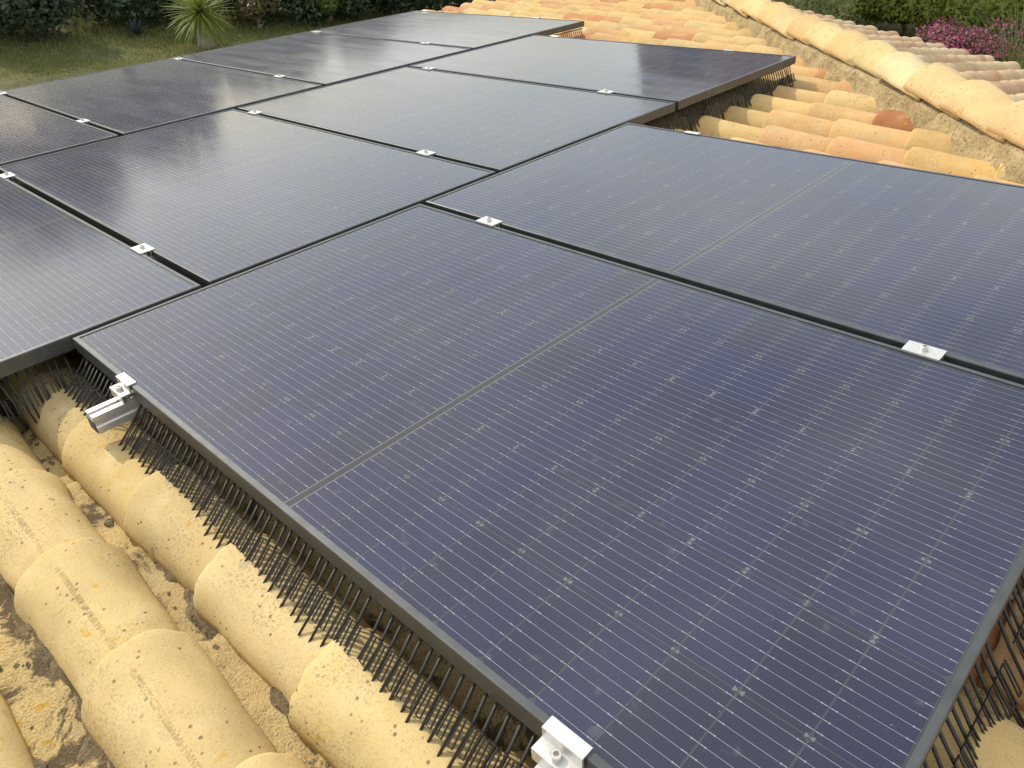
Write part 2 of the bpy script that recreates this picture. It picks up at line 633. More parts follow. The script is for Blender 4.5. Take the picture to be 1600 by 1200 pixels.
def channel_mesh(name, seed, nl, na, amp=0.004):
    rnd = random.Random(seed)
    off = Vector((rnd.uniform(0, 50), rnd.uniform(0, 50), rnd.uniform(0, 50)))
    vs, fs = [], []
    n = na + 1
    for lay in (0, 1):
        for j in range(nl + 1):
            s = j / nl
            hw = 0.078 + 0.010 * s
            for k in range(n):
                a = rad(-78 + 156 * k / na)
                wob = noise.noise(off + Vector((s * 9, a * 3, 0))) * amp + noise.noise(off + Vector((s * 26, a * 8, 4))) * amp * 0.7
                we = noise.noise(off + Vector((9, k * 0.9, 3))) * 0.016 if j == 0 else 0
                y = hw * math.sin(a)
                z = 0.060 * (1 - math.cos(a)) / (1 - math.cos(rad(78))) - 0.020 * s + wob - 0.014 * lay
                vs.append((s * TL + we, y, z))
    O = (nl + 1) * n
    for j in range(nl):
        for k in range(na):
            fs.append((j * n + k, j * n + k + 1, (j + 1) * n + k + 1, (j + 1) * n + k))
            fs.append((O + j * n + k, O + (j + 1) * n + k, O + (j + 1) * n + k + 1, O + j * n + k + 1))
    for k in range(na):
        fs.append((k, O + k, O + k + 1, k + 1))
        e = nl * n
        fs.append((e + k, e + k + 1, O + e + k + 1, O + e + k))
    for j in range(nl):
        fs.append((j * n, (j + 1) * n, O + (j + 1) * n, O + j * n))
        fs.append((j * n + na, O + j * n + na, O + (j + 1) * n + na, (j + 1) * n + na))
    m = MB()
    m.add(vs, fs, 0, True)
    return m.mesh(name, M['channel'])


hi_c = [cover_mesh('cover_tile', 10 + i, 14, 22, amp=0.0045) for i in range(5)]
lo_c = [cover_mesh('cover_tile', 30 + i, 5, 10, amp=0.004) for i in range(4)]
hi_k = [channel_mesh('channel_tile', 50 + i, 22, 16, 0.007) for i in range(4)]
lo_k = [channel_mesh('channel_tile', 70 + i, 5, 6, 0.004) for i in range(3)]

CREAM = [(0.60, 0.45, 0.20), (0.58, 0.42, 0.175), (0.62, 0.47, 0.23), (0.55, 0.41, 0.19)]
WARM = [(0.62, 0.42, 0.17), (0.62, 0.38, 0.16), (0.60, 0.35, 0.165), (0.61, 0.43, 0.19), (0.63, 0.41, 0.15), (0.58, 0.32, 0.14), (0.60, 0.45, 0.21), (0.52, 0.22, 0.10)]
PALE = [(0.50, 0.38, 0.24), (0.52, 0.40, 0.25), (0.47, 0.30, 0.19), (0.50, 0.36, 0.20), (0.44, 0.24, 0.15)]
rt = random.Random(7)
cand = []
V0 = -0.060                         # first row of covers left of the panels
for r in range(-5, 37):
    v = V0 + r * TP + (0.022 if r == -1 else 0)
    for k in range(0, 25):
        u = EU + k * TE + 0.038 + {0: -0.065, -1: -0.012}.get(r, 0.05 * math.sin(r * 2.3))
        for kind, dv in (('c', 0.0), ('k', TP / 2)):
            cu, cv = u + 0.18, v + dv
            if CT * u + cv > HIP + 0.12 or u > RX / CT - 0.2:
                continue
            sc = 0
            zc = TN - (0.0 if kind == 'c' else 0.09)
            for du in (0.02, 0.15, 0.29):
                for dw in (-0.06, 0, 0.06):
                    sc = max(sc, seen(ROOF @ Vector((u + du, cv + dw, zc))))
            cand.append((sc, kind, u, cv, r, k))
cov = sorted([c for c in cand if c[1] == 'c'], key=lambda c: -c[0])
cha = sorted([c for c in cand if c[1] == 'k'], key=lambda c: -c[0])
rest = MB()


def hip_cut(me, Mw, keep_sign=1, off=0.05):
    """copy of a tile mesh cut along the hip line"""
    bm = bmesh.new()
    bm.from_mesh(me)
    inv = Mw.inverted()
    co = inv @ Vector((HIP - off * keep_sign, 0, 0))
    no = (inv.to_3x3().inverted().transposed() @ Vector((1, 1, 0))).normalized()
    bmesh.ops.bisect_plane(bm, geom=bm.verts[:] + bm.edges[:] + bm.faces[:], plane_co=co, plane_no=no, clear_outer=keep_sign > 0, clear_inner=keep_sign < 0)
    n = len(bm.faces)
    m2 = me.copy()
    bm.to_mesh(m2)
    bm.free()
    return m2 if n > 4 else None


for lst, name in ((cov, 'roof_tile'), (cha, 'channel_tile')):
    for i, (sc, kind, u, cv, r, k) in enumerate(lst):
        jit = T(u + rt.uniform(-0.012, 0.012), cv + rt.uniform(-0.005, 0.005), (TN if kind == 'c' else -0.189) + rt.uniform(-0.004, 0.004))
        Mw = ROOF @ jit @ RZ(rt.uniform(-0.022, 0.022)) @ Matrix.Rotation(rt.uniform(-0.03, 0.03), 4, 'X')
        near = cv < 0.15 and u > -0.6 or u > 1.3
        if kind == 'c':
            me = rt.choice(hi_c if near else lo_c)
        else:
            me = rt.choice(hi_k if near else lo_k)
        if CT * (u + TL) + cv + 0.1 > HIP - 0.03:
            me = hip_cut(me, Mw)
            if me is None:
                continue
        if sc > 0 and i < 300:
            o = mobj(name, me, Mw, slope)
            pal = CREAM if near and cv < 0.2 else WARM
            if kind == 'k':
                pal = CREAM
            c = rt.choice(pal)
            f = rt.uniform(0.88, 1.08)
            o.color = (c[0] * f, c[1] * f, c[2] * f, 1)
            if kind == 'c' and near and r == -1 and 0.2 < u < 1.3:
                o['mark'] = 1
        else:
            X = jit
            rest.add([X @ v.co for v in me.vertices], [tuple(p.vertices) for p in me.polygons], 0, True)
best = None
for o in COL.objects:
    if o.name.startswith('roof_tile') and o.parent == slope:
        q_ = to_px(WM[o.name] @ Vector((0.14, 0, 0)))
        d_ = (q_[0] - 1400) ** 2 + (q_[1] - 172) ** 2 if q_ else 1e9
        if best is None or d_ < best[0]:
            best = (d_, o)
best[1].color = (0.36, 0.125, 0.055, 1)
best[1]['label'] = 'dark red roof tile against the hip mortar'
o = mobj('roof_tiles', rest.mesh('roof_tiles', M['tile']), ROOF, slope)
o['kind'] = 'stuff'
o.color = (0.58, 0.42, 0.2, 1)

# letters pressed along the crest of the near tiles, too worn to read
from mathutils.bvhtree import BVHTree
M['letter'] = simple('pressed_letter', (0.36, 0.255, 0.10), 0.95)
ins = random.Random(5)
for o in [o for o in list(COL.objects) if 'mark' in o.keys()]:
    del o['mark']
    bt = BVHTree.FromPolygons([v.co.copy() for v in o.data.vertices], [tuple(p.vertices) for p in o.data.polygons])

    def drop(x, y):
        h_ = bt.ray_cast(Vector((x, y, 0.1)), Vector((0, 0, -1)))
        return (h_[0].z if h_[0] else -0.01) + 0.0003

    m = MB()

    def stroke(xa, ya, xb, yb, w_=0.00042):
        d = Vector((xb - xa, yb - ya, 0)).normalized()
        nx, ny = -d.y * w_, d.x * w_
        q = [(xa + nx, ya + ny), (xa - nx, ya - ny), (xb - nx, yb - ny), (xb + nx, yb + ny)]
        m.add([(a_, b_, drop(a_, b_)) for a_, b_ in q], [(0, 1, 2, 3)])
    x, yc = 0.05, -0.012
    while x < 0.285:
        if ins.random() < 0.14:
            stroke(x + 0.001, yc - 0.0005, x + 0.001, yc + 0.0008, 0.0008)
            x += 0.005
            continue
        hgt = 0.0045
        wd = ins.choice((0.0, 0.0028, 0.0034, 0.0034, 0.0048))
        stroke(x, yc - hgt, x, yc + hgt * ins.choice((1, 1, 0.3)))
        if wd:
            stroke(x + wd, yc - hgt * ins.choice((1, 1, 0.2)), x + wd + ins.uniform(-0.001, 0.001), yc + hgt)
            if ins.random() < 0.7:
                stroke(x, yc + ins.choice((-hgt, 0, hgt)), x + wd, yc + ins.choice((-hgt, 0, hgt)))
        x += wd + 0.0026
    c = mobj('inscription', m.mesh('inscription', M['letter']), WM[o.name], slope)

# hip end tiles (other side of the hip)
rest2 = MB()
cand = []
for r in range(-26, 24):
    v = r * TP + 0.07
    for k in range(0, 25):
        u = EU - 0.02 + k * TE
        Mw = FACE2 @ T(u, v, TN)
        p = Mw @ Vector((0.15, 0, 0))
        if p.x + p.y < HIP - 0.05 or (Mw @ Vector((0, 0, 0))).x - p.y > 2 * RX - HIP + 0.1:
            continue
        q = to_px(p)
        s = 1 / q[2] ** 2 if q and -60 < q[0] < 1660 and -60 < q[1] < 1300 else 0
        cand.append((s, Mw, u, v))
cand.sort(key=lambda c: -c[0])
for i, (s, Mw, u, v) in enumerate(cand):
    me = rt.choice(lo_c)
    Mw = Mw @ T(rt.uniform(-.01, .01), rt.uniform(-.005, .005), rt.uniform(-.004, .004)) @ RZ(rt.uniform(-0.02, 0.02))
    e = Mw @ Vector((TL, 0, 0))
    if e.x + e.y < HIP + 0.15:
        me = hip_cut(me, Mw, -1)
        if me is None:
            continue
    if s > 0 and i < 180:
        o = mobj('roof_tile', me, Mw, slope2)
        c = rt.choice(PALE)
        o.color = (*c, 1)
    else:
        X = FACE2.inverted() @ Mw
        rest2.add([X @ v_.co for v_ in me.vertices], [tuple(p.vertices) for p in me.polygons], 0, True)
o = mobj('roof_tiles', rest2.mesh('roof_tiles', M['tile']), FACE2, slope2)
o['kind'] = 'stuff'
o.color = (0.5, 0.36, 0.2, 1)

# ------------------------------------------------------------------ hip: mortar bed and cap tiles
hd = Vector((1, -1, ST / CT)).normalized()          # up along the hip
hs = Vector((1, 1, 0)).normalized()                  # away from our slope
hn = hs.cross(hd)
if hn.z < 0:
    hn = -hn
P0 = Vector((XE + 0.03, HIP - XE - 0.03, (XE + 0.03) * ST / CT))
HL = (RX - XE) / hd.x
HM = Matrix(((hd.x, -hs.x, hn.x, P0.x), (hd.y, -hs.y, hn.y, P0.y), (hd.z, -hs.z, hn.z, P0.z), (0, 0, 0, 1)))
CAPB = -0.036                                           # cap edge height above the panel plane
b = MB()
NL, prof = 240, []
vs, fs = [], []
nn = 12
for i in range(NL + 1):
    x = HL * i / NL
    stp = (x / 0.30) % 1.0
    hh = CAPB - 0.016 + 0.026 * (1 - stp)
    for k in range(nn):
        a = k / (nn - 1)
        if a < 0.42:
            y = 0.112 - 0.014 * (a / 0.42)
            z = -0.26 + (0.26 + hh) * (a / 0.42)
        elif a < 0.58:
            t_ = (a - 0.42) / 0.16
            y = 0.098 - 0.196 * t_
            z = hh + 0.02
        else:
            y = -0.098 - 0.014 * ((a - 0.58) / 0.42)
            z = hh - (0.26 + hh) * ((a - 0.58) / 0.42)
        d = noise.noise(Vector((x * 9, a * 14, 1))) * 0.012 + noise.noise(Vector((x * 34, a * 40, 5))) * 0.006
        vs.append((x, y + (d if y > 0 else -d), z + 0.3 * d))
for i in range(NL):
    for k in range(nn - 1):
        fs.append((i * nn + k, i * nn + k + 1, (i + 1) * nn + k + 1, (i + 1) * nn + k))
fs.append(tuple(range(nn)))
fs.append(tuple(NL * nn + k for k in reversed(range(nn))))
b.add(vs, fs, 0, False)
mobj('hip_mortar', b.mesh('hip_mortar', M['mortar']), HM, slope)
caps = [cover_mesh('hip_cap_tile', 90 + i, 8, 16, 0.120, 0.088, 0.098, 0.072, 0.052, 0.42, 0.014, 0.006, amax=86) for i in range(4)]
k = 0
while k * 0.30 < HL - 0.1:
    Mw = HM @ T(k * 0.30 + rt.uniform(-0.012, 0.012), rt.uniform(-0.008, 0.008), CAPB + 0.106 + rt.uniform(-0.003, 0.004)) @ RZ(rt.uniform(-0.06, 0.06)) @ Matrix.Rotation(rt.uniform(-0.05, 0.05), 4, 'X')
    o = mobj('hip_cap_tile', rt.choice(caps), Mw, slope)
    c = rt.choice([(0.62, 0.48, 0.23), (0.58, 0.46, 0.21), (0.62, 0.40, 0.17), (0.64, 0.53, 0.30), (0.62, 0.36, 0.13) if k % 3 == 1 else (0.61, 0.47, 0.22), (0.56, 0.47, 0.27), (0.63, 0.43, 0.21)])
    o.color = (*c, 1)
    k += 1
# chimney just behind the hip
b = MB()
cx, cy = -1.62, 6.05
b.box(cx - 0.40, cx, cy, cy + 0.42, -1.0, 0.42)
b.box(cx - 0.45, cx + 0.05, cy - 0.05, cy + 0.47, 0.421, 0.48)
for sx_ in (0, 1):
    for sy_ in (0, 1):
        b.box(cx - 0.38 + 0.28 * sx_, cx - 0.30 + 0.28 * sx_, cy + 0.02 + 0.3 * sy_, cy + 0.10 + 0.3 * sy_, 0.481, 0.62)
b.box(cx - 0.46, cx + 0.06, cy - 0.06, cy + 0.48, 0.621, 0.67)
mobj('chimney', b.mesh('chimney', M['chimney']), Matrix.Identity(4), slope2)

# dirt and broken mortar lying in the valleys near the camera
dr = random.Random(21)
b = MB()
for row in (-3, -2, -1, 0):
    vc = V0 + (row - 0.5) * TP
    for i in range(110):
        u = dr.uniform(-0.4, 1.75)
        if noise.noise(Vector((u * 4.5, row * 3.3, 0))) < -0.12:
            continue
        dv = dr.gauss(0, 0.028)
        if abs(dv) > 0.055:
            continue
        r = abs(dr.gauss(0, 0.0042)) + 0.0015
        z = -0.189 - 0.020 * (((u - EU - 0.038) % TE) / TL) + 0.06 * (abs(dv) / 0.08) ** 2
        ang = dr.uniform(0, 6.28)
        vs = []
        for zz, rr in ((-0.4, 1.0), (0.25, 0.9), (0.6, 0.45)):
            for k in range(6):
                a = ang + k * math.pi / 3
                q = rr * r * dr.uniform(0.65, 1.3)
                vs.append((u + math.cos(a) * q * 1.4, vc + dv + math.sin(a) * q, z + zz * r * dr.uniform(0.6, 1.1)))
        fs = []
        for l_ in (0, 1):
            for k in range(6):
                fs.append((l_ * 6 + k, l_ * 6 + (k + 1) % 6, l_ * 6 + 6 + (k + 1) % 6, l_ * 6 + 6 + k))
        fs.append((12, 13, 14, 15, 16, 17))
        b.add(vs, fs)
    # grit sheet hugging the foot of each cover tile
    nseg = 260
    for side in (-1, 1):
        vs, fs = [], []
        for i in range(nseg + 1):
            u = -0.5 + 2.3 * i / nseg
            wv = 0.016 + 0.016 * noise.noise(Vector((u * 7, row, side))) + 0.008 * noise.noise(Vector((u * 31, row, side)))
            z0 = -0.186 + 0.006 * noise.noise(Vector((u * 12, row, side + 7)))
            y0 = vc + side * 0.052
            for k in range(4):
                t_ = k / 3
                vs.append((u, y0 - side * max(0.0, wv) * t_ * 1.6, z0 + 0.022 * (1 - t_) ** 1.5 - 0.014 * t_ + 0.005 * noise.noise(Vector((u * 50, t_ * 4, row)))))
        for i in range(nseg):
            for k in range(3):
                fs.append((i * 4 + k, i * 4 + k + 1, i * 4 + 5 + k, i * 4 + 4 + k))
        b.add(vs, fs)
o = mobj('roof_debris', b.mesh('roof_debris', M['debris']), ROOF, slope)
o['kind'] = 'stuff'

# ------------------------------------------------------------------ solar panels
FH, FL_ = 0.035, 0.011


def frame_mesh():
    m = MB()
    rings = []

    def ring(du, z):
        return [(du, du, z), (L - du, du, z), (L - du, W - du, z), (du, W - du, z)]
    levels = [ring(0.028, -FH), ring(0, -FH), ring(0, -0.0022), ring(0.0006, -0.0007), ring(0.0022, 0), ring(FL_, 0), ring(FL_ + 0.0004, -0.0035)]
    vs = [p for r in levels for p in r]
    fs = []
    for i in range(len(levels) - 1):
        for k in range(4):
            fs.append((i * 4 + k, i * 4 + (k + 1) % 4, (i + 1) * 4 + (k + 1) % 4, (i + 1) * 4 + k))
    m.add(vs, fs)
    return m.mesh('frame', M['frame'])


CU, CV = 0.0830, 0.1660
GU, GV = 0.0026, 0.0026
MID = 0.020
U0 = (L - (20 * CU + 18 * GU + MID)) / 2
V00 = (W - (6 * CV + 5 * GV)) / 2


def cell_u(i):
    return U0 + i * (CU + GU) + (MID - GU if i >= 10 else 0)


def cell_mesh():
    m = MB()
    c = 0.0052
    h = 0.0003
    o = [(c, 0), (CU - c, 0), (CU, c), (CU, CV - c), (CU - c, CV), (c, CV), (0, CV - c), (0, c)]
    n = 8
    vs = [(x, y, h) for x, y in o] + [(x, y, 0) for x, y in o]
    m.add(vs, [tuple(range(n))] + [(k, n + k, n + (k + 1) % n, (k + 1) % n) for k in range(n)], 0)
    for k in range(9):
        y = CV * (k + 0.5) / 9
        w = 0.00034
        z = h + 0.0002
        m.add([(-GU / 2, y - w, z), (CU + GU / 2, y - w, z), (CU + GU / 2, y + w, z), (-GU / 2, y + w, z)], [(0, 1, 2, 3)], 1)
        for x, xl, hw_ in ((0.0008, 0.0055, 0.0006), (0.0063, 0.0022, 0.0010), (CU - 0.0063, 0.0055, 0.0006), (CU - 0.0085, 0.0022, 0.0010)):
            m.add([(x, y - hw_, z + 0.00015), (x + xl, y - hw_, z + 0.00015), (x + xl, y + hw_, z + 0.00015), (x, y + hw_, z + 0.00015)], [(0, 1, 2, 3)], 1)
    return m.mesh('solar_cell', [M['cell'], M['wire']])


def marks_mesh():
    m = MB()
    mrk = random.Random(12)
    z = 0.0004
    for j in range(7):
        v = V00 + j * (CV + GV) - GV / 2
        for i in range(21):
            u = cell_u(i) - GU / 2 if i < 20 else cell_u(19) + CU + GU / 2
            if i == 10:
                u -= MID / 2 - GU / 2
            r = 0.0072 * (0.62 + 0.42 * mrk.random())
            if j % 2:
                tri = [[(0, 0), (r, -r * 0.62), (r, r * 0.62)], [(0, 0), (-r, r * 0.62), (-r, -r * 0.62)]]
            else:
                tri = [[(0, 0), (-r * 0.62, -r), (r * 0.62, -r)], [(0, 0), (r * 0.62, r), (-r * 0.62, r)]]
            for t_ in tri:
                vv = v
                pts = [(u + a, vv + b_, z) for a, b_ in t_]
                if min(p[1] for p in pts) < 0.012 or max(p[1] for p in pts) > W - 0.012 or min(p[0] for p in pts) < 0.012 or max(p[0] for p in pts) > L - 0.012:
                    continue
                m.add(pts, [(0, 1, 2)])
    return m.mesh('corner_marks', M['mark'])


me_frame, me_cell, me_marks = frame_mesh(), cell_mesh(), marks_mesh()
b = MB()
b.add([(FL_ - 0.004, FL_ - 0.004, 0), (L - FL_ + 0.004, FL_ - 0.004, 0), (L - FL_ + 0.004, W - FL_ + 0.004, 0), (FL_ - 0.004, W - FL_ + 0.004, 0)], [(0, 1, 2, 3)])
me_glass = b.mesh('glass', M['glass'])
b = MB()
b.box(FL_ - 0.006, L - FL_ + 0.006, FL_ - 0.006, W - FL_ + 0.006, -0.0008, 0)
me_back = b.mesh('backsheet', M['back'])
b = MB()
b.box(0, 0.0020, V00 - 0.001, W - V00 + 0.001, 0, 0.0006)
me_bus = b.mesh('bus_ribbon', simple('dusty_bus_ribbon', (0.50, 0.51, 0.50), 0.5))
b = MB()
b.box(-0.0060, 0.0060, V00 - 0.004, W - V00 + 0.004, 0, 0.0004)
me_mids = b.mesh('centre_strip', simple('black_tape', (0.03, 0.033, 0.038), 0.6))
for (pu, pv, pz, lab) in PAN:
    B = ROOF @ T(pu, pv, pz)
    p = tag(empty('photovoltaic_module', B), lab, 'solar panel', 'solar panels on the tile roof')
    mobj('frame', me_frame, B, p)
    mobj('glass', me_glass, B @ T(0, 0, -0.0016), p)
    bk = mobj('backsheet', me_back, B @ T(0, 0, -0.0048), p)
    mobj('corner_marks', me_marks, B @ T(0, 0, -0.0046), p)
    um = cell_u(9) + CU
    mobj('bus_ribbon', me_bus, B @ T(um + 0.0012, 0, -0.0046), p)
    mobj('bus_ribbon', me_bus, B @ T(um + MID - 0.0034, 0, -0.0046), p)
    mobj('centre_strip', me_mids, B @ T(um + MID / 2, 0, -0.0046), p)
    for i in range(20):
        for j in range(6):
            mobj('solar_cell', me_cell, B @ T(cell_u(i), V00 + j * (CV + GV), -0.0046), p)

# ------------------------------------------------------------------ rails and clamps
RT = -FH - 0.0005
RAILS = [(0.290, -0.085, 2 * W + G + 0.06, 0, 'aluminium mounting rail poking out by the left corner of the nearest panel'),
         (1.463, -0.130, 2 * W + G + 0.06, 0, 'aluminium mounting rail poking out at the bottom edge beside the large end clamp'),
         (-0.385, BO - W - G - 0.06, BO + 3 * W + 2 * G + 0.05, ZB, 'aluminium rail under the middle row, upper one nearest the camera'),
         (-1.590, BO - W - G - 0.06, BO + 3 * W + 2 * G + 0.05, ZB, 'aluminium rail under the middle row, lower one'),
         (-2.215, CO - W - G - 0.06, CO + 3 * W + 2 * G + 0.05, ZC, 'aluminium rail under the lowest row, upper one'),
         (-3.430, CO - W - G - 0.06, CO + 3 * W + 2 * G + 0.05, ZC, 'aluminium rail under the lowest row, nearest the lawn')]
rprof = [(-0.020, 0), (-0.006, 0), (-0.006, -0.004), (-0.010, -0.004), (-0.010, -0.010), (0.010, -0.010), (0.010, -0.004), (0.006, -0.004), (0.006, 0), (0.020, 0),
         (0.020, -0.012), (0.0165, -0.015), (0.0165, -0.023), (0.020, -0.026), (0.020, -0.040), (-0.020, -0.040), (-0.020, -0.026), (-0.0165, -0.023), (-0.0165, -0.015), (-0.020, -0.012)]
for (u, v0, v1, z, lab) in RAILS:
    B = ROOF @ T(u, v0, RT + z)
    rl = tag(empty('mounting_rail', B), lab, 'rail', 'mounting rails under the panels')
    m = MB()
    m.extrude(rprof, lambda i, a, b_: (a, 0 if i == 0 else v1 - v0, b_))
    mobj('rail_profile', m.mesh('rail_profile', M['alu']), B, rl)
    m = MB()
    m.box(-0.0175, 0.0175, -0.0022, 0, -0.038, -0.0112)
    mobj('end_cap', m.mesh('end_cap', M['cap']), B, rl)
    vv = v0 + 0.35
    while vv < v1:
        m = MB()
        m.box(0.0205, 0.0245, -0.015, 0.015, -0.085, -0.008)
        m.box(-0.02, 0.06, -0.015, 0.015, -0.090, -0.0852)
        row = round((vv - V0 - TP / 2) / TP) * TP + V0 
        mobj('roof_hook', m.mesh('roof_hook', M['alu']), ROOF @ T(u, row, RT + z), rl)
        vv += 0.9


def bolt_mesh(r=0.0068, h=0.0085):
    m = MB()
    n = 16
    vs = []
    for rr, z in ((r, 0), (r, h - 0.001), (r - 0.001, h), (r * 0.52, h), (r * 0.48, h - 0.005)):
        for k in range(n):
            a = 2 * math.pi * k / n
            q = rr
            if rr < r * 0.6:
                q = rr / max(math.cos(((a + math.pi / 6) % (math.pi / 3)) - math.pi / 6), 0.5) * 0.95
            vs.append((q * math.cos(a), q * math.sin(a), z))
    fs = []
    for i in range(4):
        for k in range(n):
            fs.append((i * n + k, i * n + (k + 1) % n, (i + 1) * n + (k + 1) % n, (i + 1) * n + k))
    fs.append(tuple(4 * n + k for k in range(n)))
    m.add(vs, fs)
    return m.mesh('bolt', M['bolt'])


me_bolt = bolt_mesh()
m = MB()
m.box(-0.034, 0.034, -0.021, 0.021, 0.0003, 0.0035)
m.box(-0.034, 0.034, -0.0085, -0.0055, -0.024, 0.0003)
m.box(-0.034, 0.034, 0.0055, 0.0085, -0.024, 0.0003)
me_mid = m.mesh('clamp_plate', M['alu'])
m = MB()
eprof = [(0.013, 0.0003), (0.013, 0.0029), (0.0123, 0.0036), (-0.0053, 0.0036), (-0.0060, 0.0029), (-0.0060, -0.0140), (-0.024, -0.0140), (-0.0248, -0.0146), (-0.0248, -0.0350), (-0.0220, -0.0350), (-0.0220, -0.0180), (-0.0026, -0.0180), (-0.0026, 0.0003)]
m.extrude(eprof, lambda i, a, b_: (-0.029 if i == 0 else 0.029, a, b_))
me_end = m.mesh('clamp_bracket', M['alu'])
m = MB()
m.tube([(0, 0, 0), (0, 0, -0.02)], 0.004, 8)
me_shank = m.mesh('bolt_shank', M['bolt'])
MIDS = []
for u, ro in ((0.290, 'left'), (1.463, 'right')):
    MIDS.append((u, W + G / 2, 0, 'white-lit mid clamp with socket bolt between the two near panels, %s one' % ro))
nB = ['leftmost seam of middle row', 'centre seam of middle row', 'right-hand seam of middle row']
nC = ['leftmost seam of lowest row', 'seam before the yucca', 'farthest seam of lowest row']
for i in range(3):
    for u, ro in ((-0.385, 'nearer the camera'), (-1.590, 'farther down the slope')):
        MIDS.append((u, BO - G / 2 + i * (W + G), ZB, 'aluminium mid clamp, %s, %s' % (nB[i], ro)))
    for u, ro in ((-2.215, 'nearer the camera'), (-3.430, 'at the lawn side')):
        MIDS.append((u, CO - G / 2 + i * (W + G), ZC, 'aluminium mid clamp, %s, %s' % (nC[i], ro)))
cr = random.Random(3)
for (u, v, z, lab) in MIDS:
    B = ROOF @ T(u, v, z) @ RZ(cr.uniform(-0.03, 0.03))
    e = tag(empty('mid_clamp', B), lab, 'clamp', 'mid clamps between panels')
    mobj('clamp_plate', me_mid, B, e)
    mobj('bolt', me_bolt, B @ T(0, 0, 0.0036), e)
    mobj('bolt_shank', me_shank, B, e)
ENDS = [(0.290, 0, 0, 0, 'small end clamp gripping the left edge of the nearest panel on the rail stub'),
        (1.463, 0, 0, 0, 'large white-lit end clamp with socket bolt at the bottom edge of the photo'),
        (0.290, 2 * W + G, 0, 1, 'white end clamp on the far edge of the right-hand panel, against the tiles'),
        (-0.385, BO + 3 * W + 2 * G, ZB, 1, 'white end clamp at the far edge of the panel with brown reflection'),
        (-1.590, BO + 3 * W + 2 * G, ZB, 1, 'tiny end clamp at the far edge of the middle row beside the bird spikes'),
        (-2.215, CO + 3 * W + 2 * G, ZC, 1, 'tiny end clamp at the far edge of the lowest row, upper one'),
        (-3.430, CO + 3 * W + 2 * G, ZC, 1, 'tiny end clamp at the farthest corner of the lowest row')]
for (u, v, z, flip, lab) in ENDS:
    B = ROOF @ T(u, v, z) @ RZ(math.pi if flip else 0)
    e = tag(empty('end_clamp', B), lab, 'clamp', 'end clamps at panel edges')
    mobj('clamp_bracket', me_end, B, e)
    mobj('bolt', me_bolt, B @ T(0, -0.0150, -0.0139), e)
    mobj('bolt_shank', me_shank, B @ T(0, -0.0150, -0.0145), e)

# ------------------------------------------------------------------ bird-proofing combs
SP = 0.0205


def spike_meshes(length, out):
    ms = []
    rr = random.Random(8)
    for i in range(5):
        m = MB()
        d1, d2 = rr.uniform(-0.001, 0.001), rr.uniform(-0.002, 0.002)
        m.tube([(0, 0, 0), (d1, -out * 0.45, -length * 0.5), (d2, -out, -length)], [0.0026, 0.0025, 0.0022], 6)
        ms.append(m.mesh('spike', M['dark']))
    return ms


def comb(B, n, label, out=0.078, drop=0.082, var=0.0, serp=True):
    """local x along the panel edge, -y outwards, z=0 at panel underside"""
    e = tag(empty('bird_spike_strip', B), label, 'bird spikes', 'bird spike strips along the panel edges')
    ms = spike_meshes(drop, out)
    rr = random.Random(n * 7 + int(drop * 1000))
    m = MB()
    m.box(-0.005, n * SP, 0.0, 0.004, -0.006, -0.0005)
    mobj('clip_strip', m.mesh('clip_strip', M['dark']), B, e)
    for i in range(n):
        X = B @ T(i * SP + rr.uniform(-0.0015, 0.0015), 0.001, -0.003) @ Matrix.Rotation(rr.gauss(0, 0.012 + var), 4, 'Y') @ Matrix.Rotation(rr.gauss(0, 0.015 + var), 4, 'X')
        mobj('spike', rr.choice(ms), X, e)
    # square-wave wire halfway down
    m = MB()
    pts = []
    for i in range(n):
        x = i * SP
        for (dx, t_) in ((0.001, 0.46), (0.009, 0.46), (0.0075, 0.80), (0.0165, 0.80), (0.0150, 0.46)):
            pts.append((x + dx, -out * t_ + 0.0035, -drop * (t_ - 0.05) - 0.001))
    m.tube(pts, 0.0016, 5, mi=0, smooth=False)
    mobj('looped_wire', m.mesh('looped_wire', M['dark']), B, e)
    return e


def edge(u, v, ang):
    return ROOF @ T(u, v, -FH) @ RZ(ang)


# left edge of the nearest panel
st = [(0.02, 11, 'short black bird spike strip in shade at the left corner of the nearest panel'),
      (0.325, 17, 'black bird spike strip just right of the rail stub, below the panel edge'),
      (0.685, 21, 'black bird spike strip along the middle of the near panel edge'),
      (1.125, 16, 'black bird spike strip next to the large end clamp'),
      (1.49, 12, 'black bird spike strip past the large end clamp at the bottom')]
for i, (u, n, lab) in enumerate(st):
    comb(edge(u, 0.012, 0.0 + (0.02 if i == 1 else -0.01)), n, lab, 0.088, 0.082, 0.0)
# right edge of the nearest panel (u = L), outwards is +u
comb(edge(L - 0.012, 0.05, math.pi / 2), 22, 'black bird spike strip under the lower right panel edge, nearer part', 0.085, 0.12, 0.02)
comb(edge(L - 0.012, 0.53, math.pi / 2), 24, 'black bird spike strip under the right panel edge at the border of the photo', 0.085, 0.12, 0.02)
# middle row, upper edge beyond the near row
y0 = 2 * W + G + 0.02
comb(edge(-GR - 0.012, y0, math.pi / 2), 18, 'dense black bird spike strip behind the far corner of the right-hand panel', 0.05, 0.105, 0.03)
comb(edge(-GR - 0.012, BO + 2 * (W + G) + 0.01, math.pi / 2), 25, 'black bird spike strip under the panel with brown reflection, middle part', 0.05, 0.105, 0.03)
comb(edge(-GR - 0.012, BO + 2 * (W + G) + 0.53, math.pi / 2), 24, 'sunlit black bird spike strip at the corner of the panel with brown reflection', 0.045, 0.10, 0.04)
# lowest row
comb(edge(ub - GR - 0.012, BO + 3 * W + 2 * G - 0.02, math.pi / 2), 26, 'far bird spike strip at the right corner of the lowest row', 0.045, 0.10, 0.03)
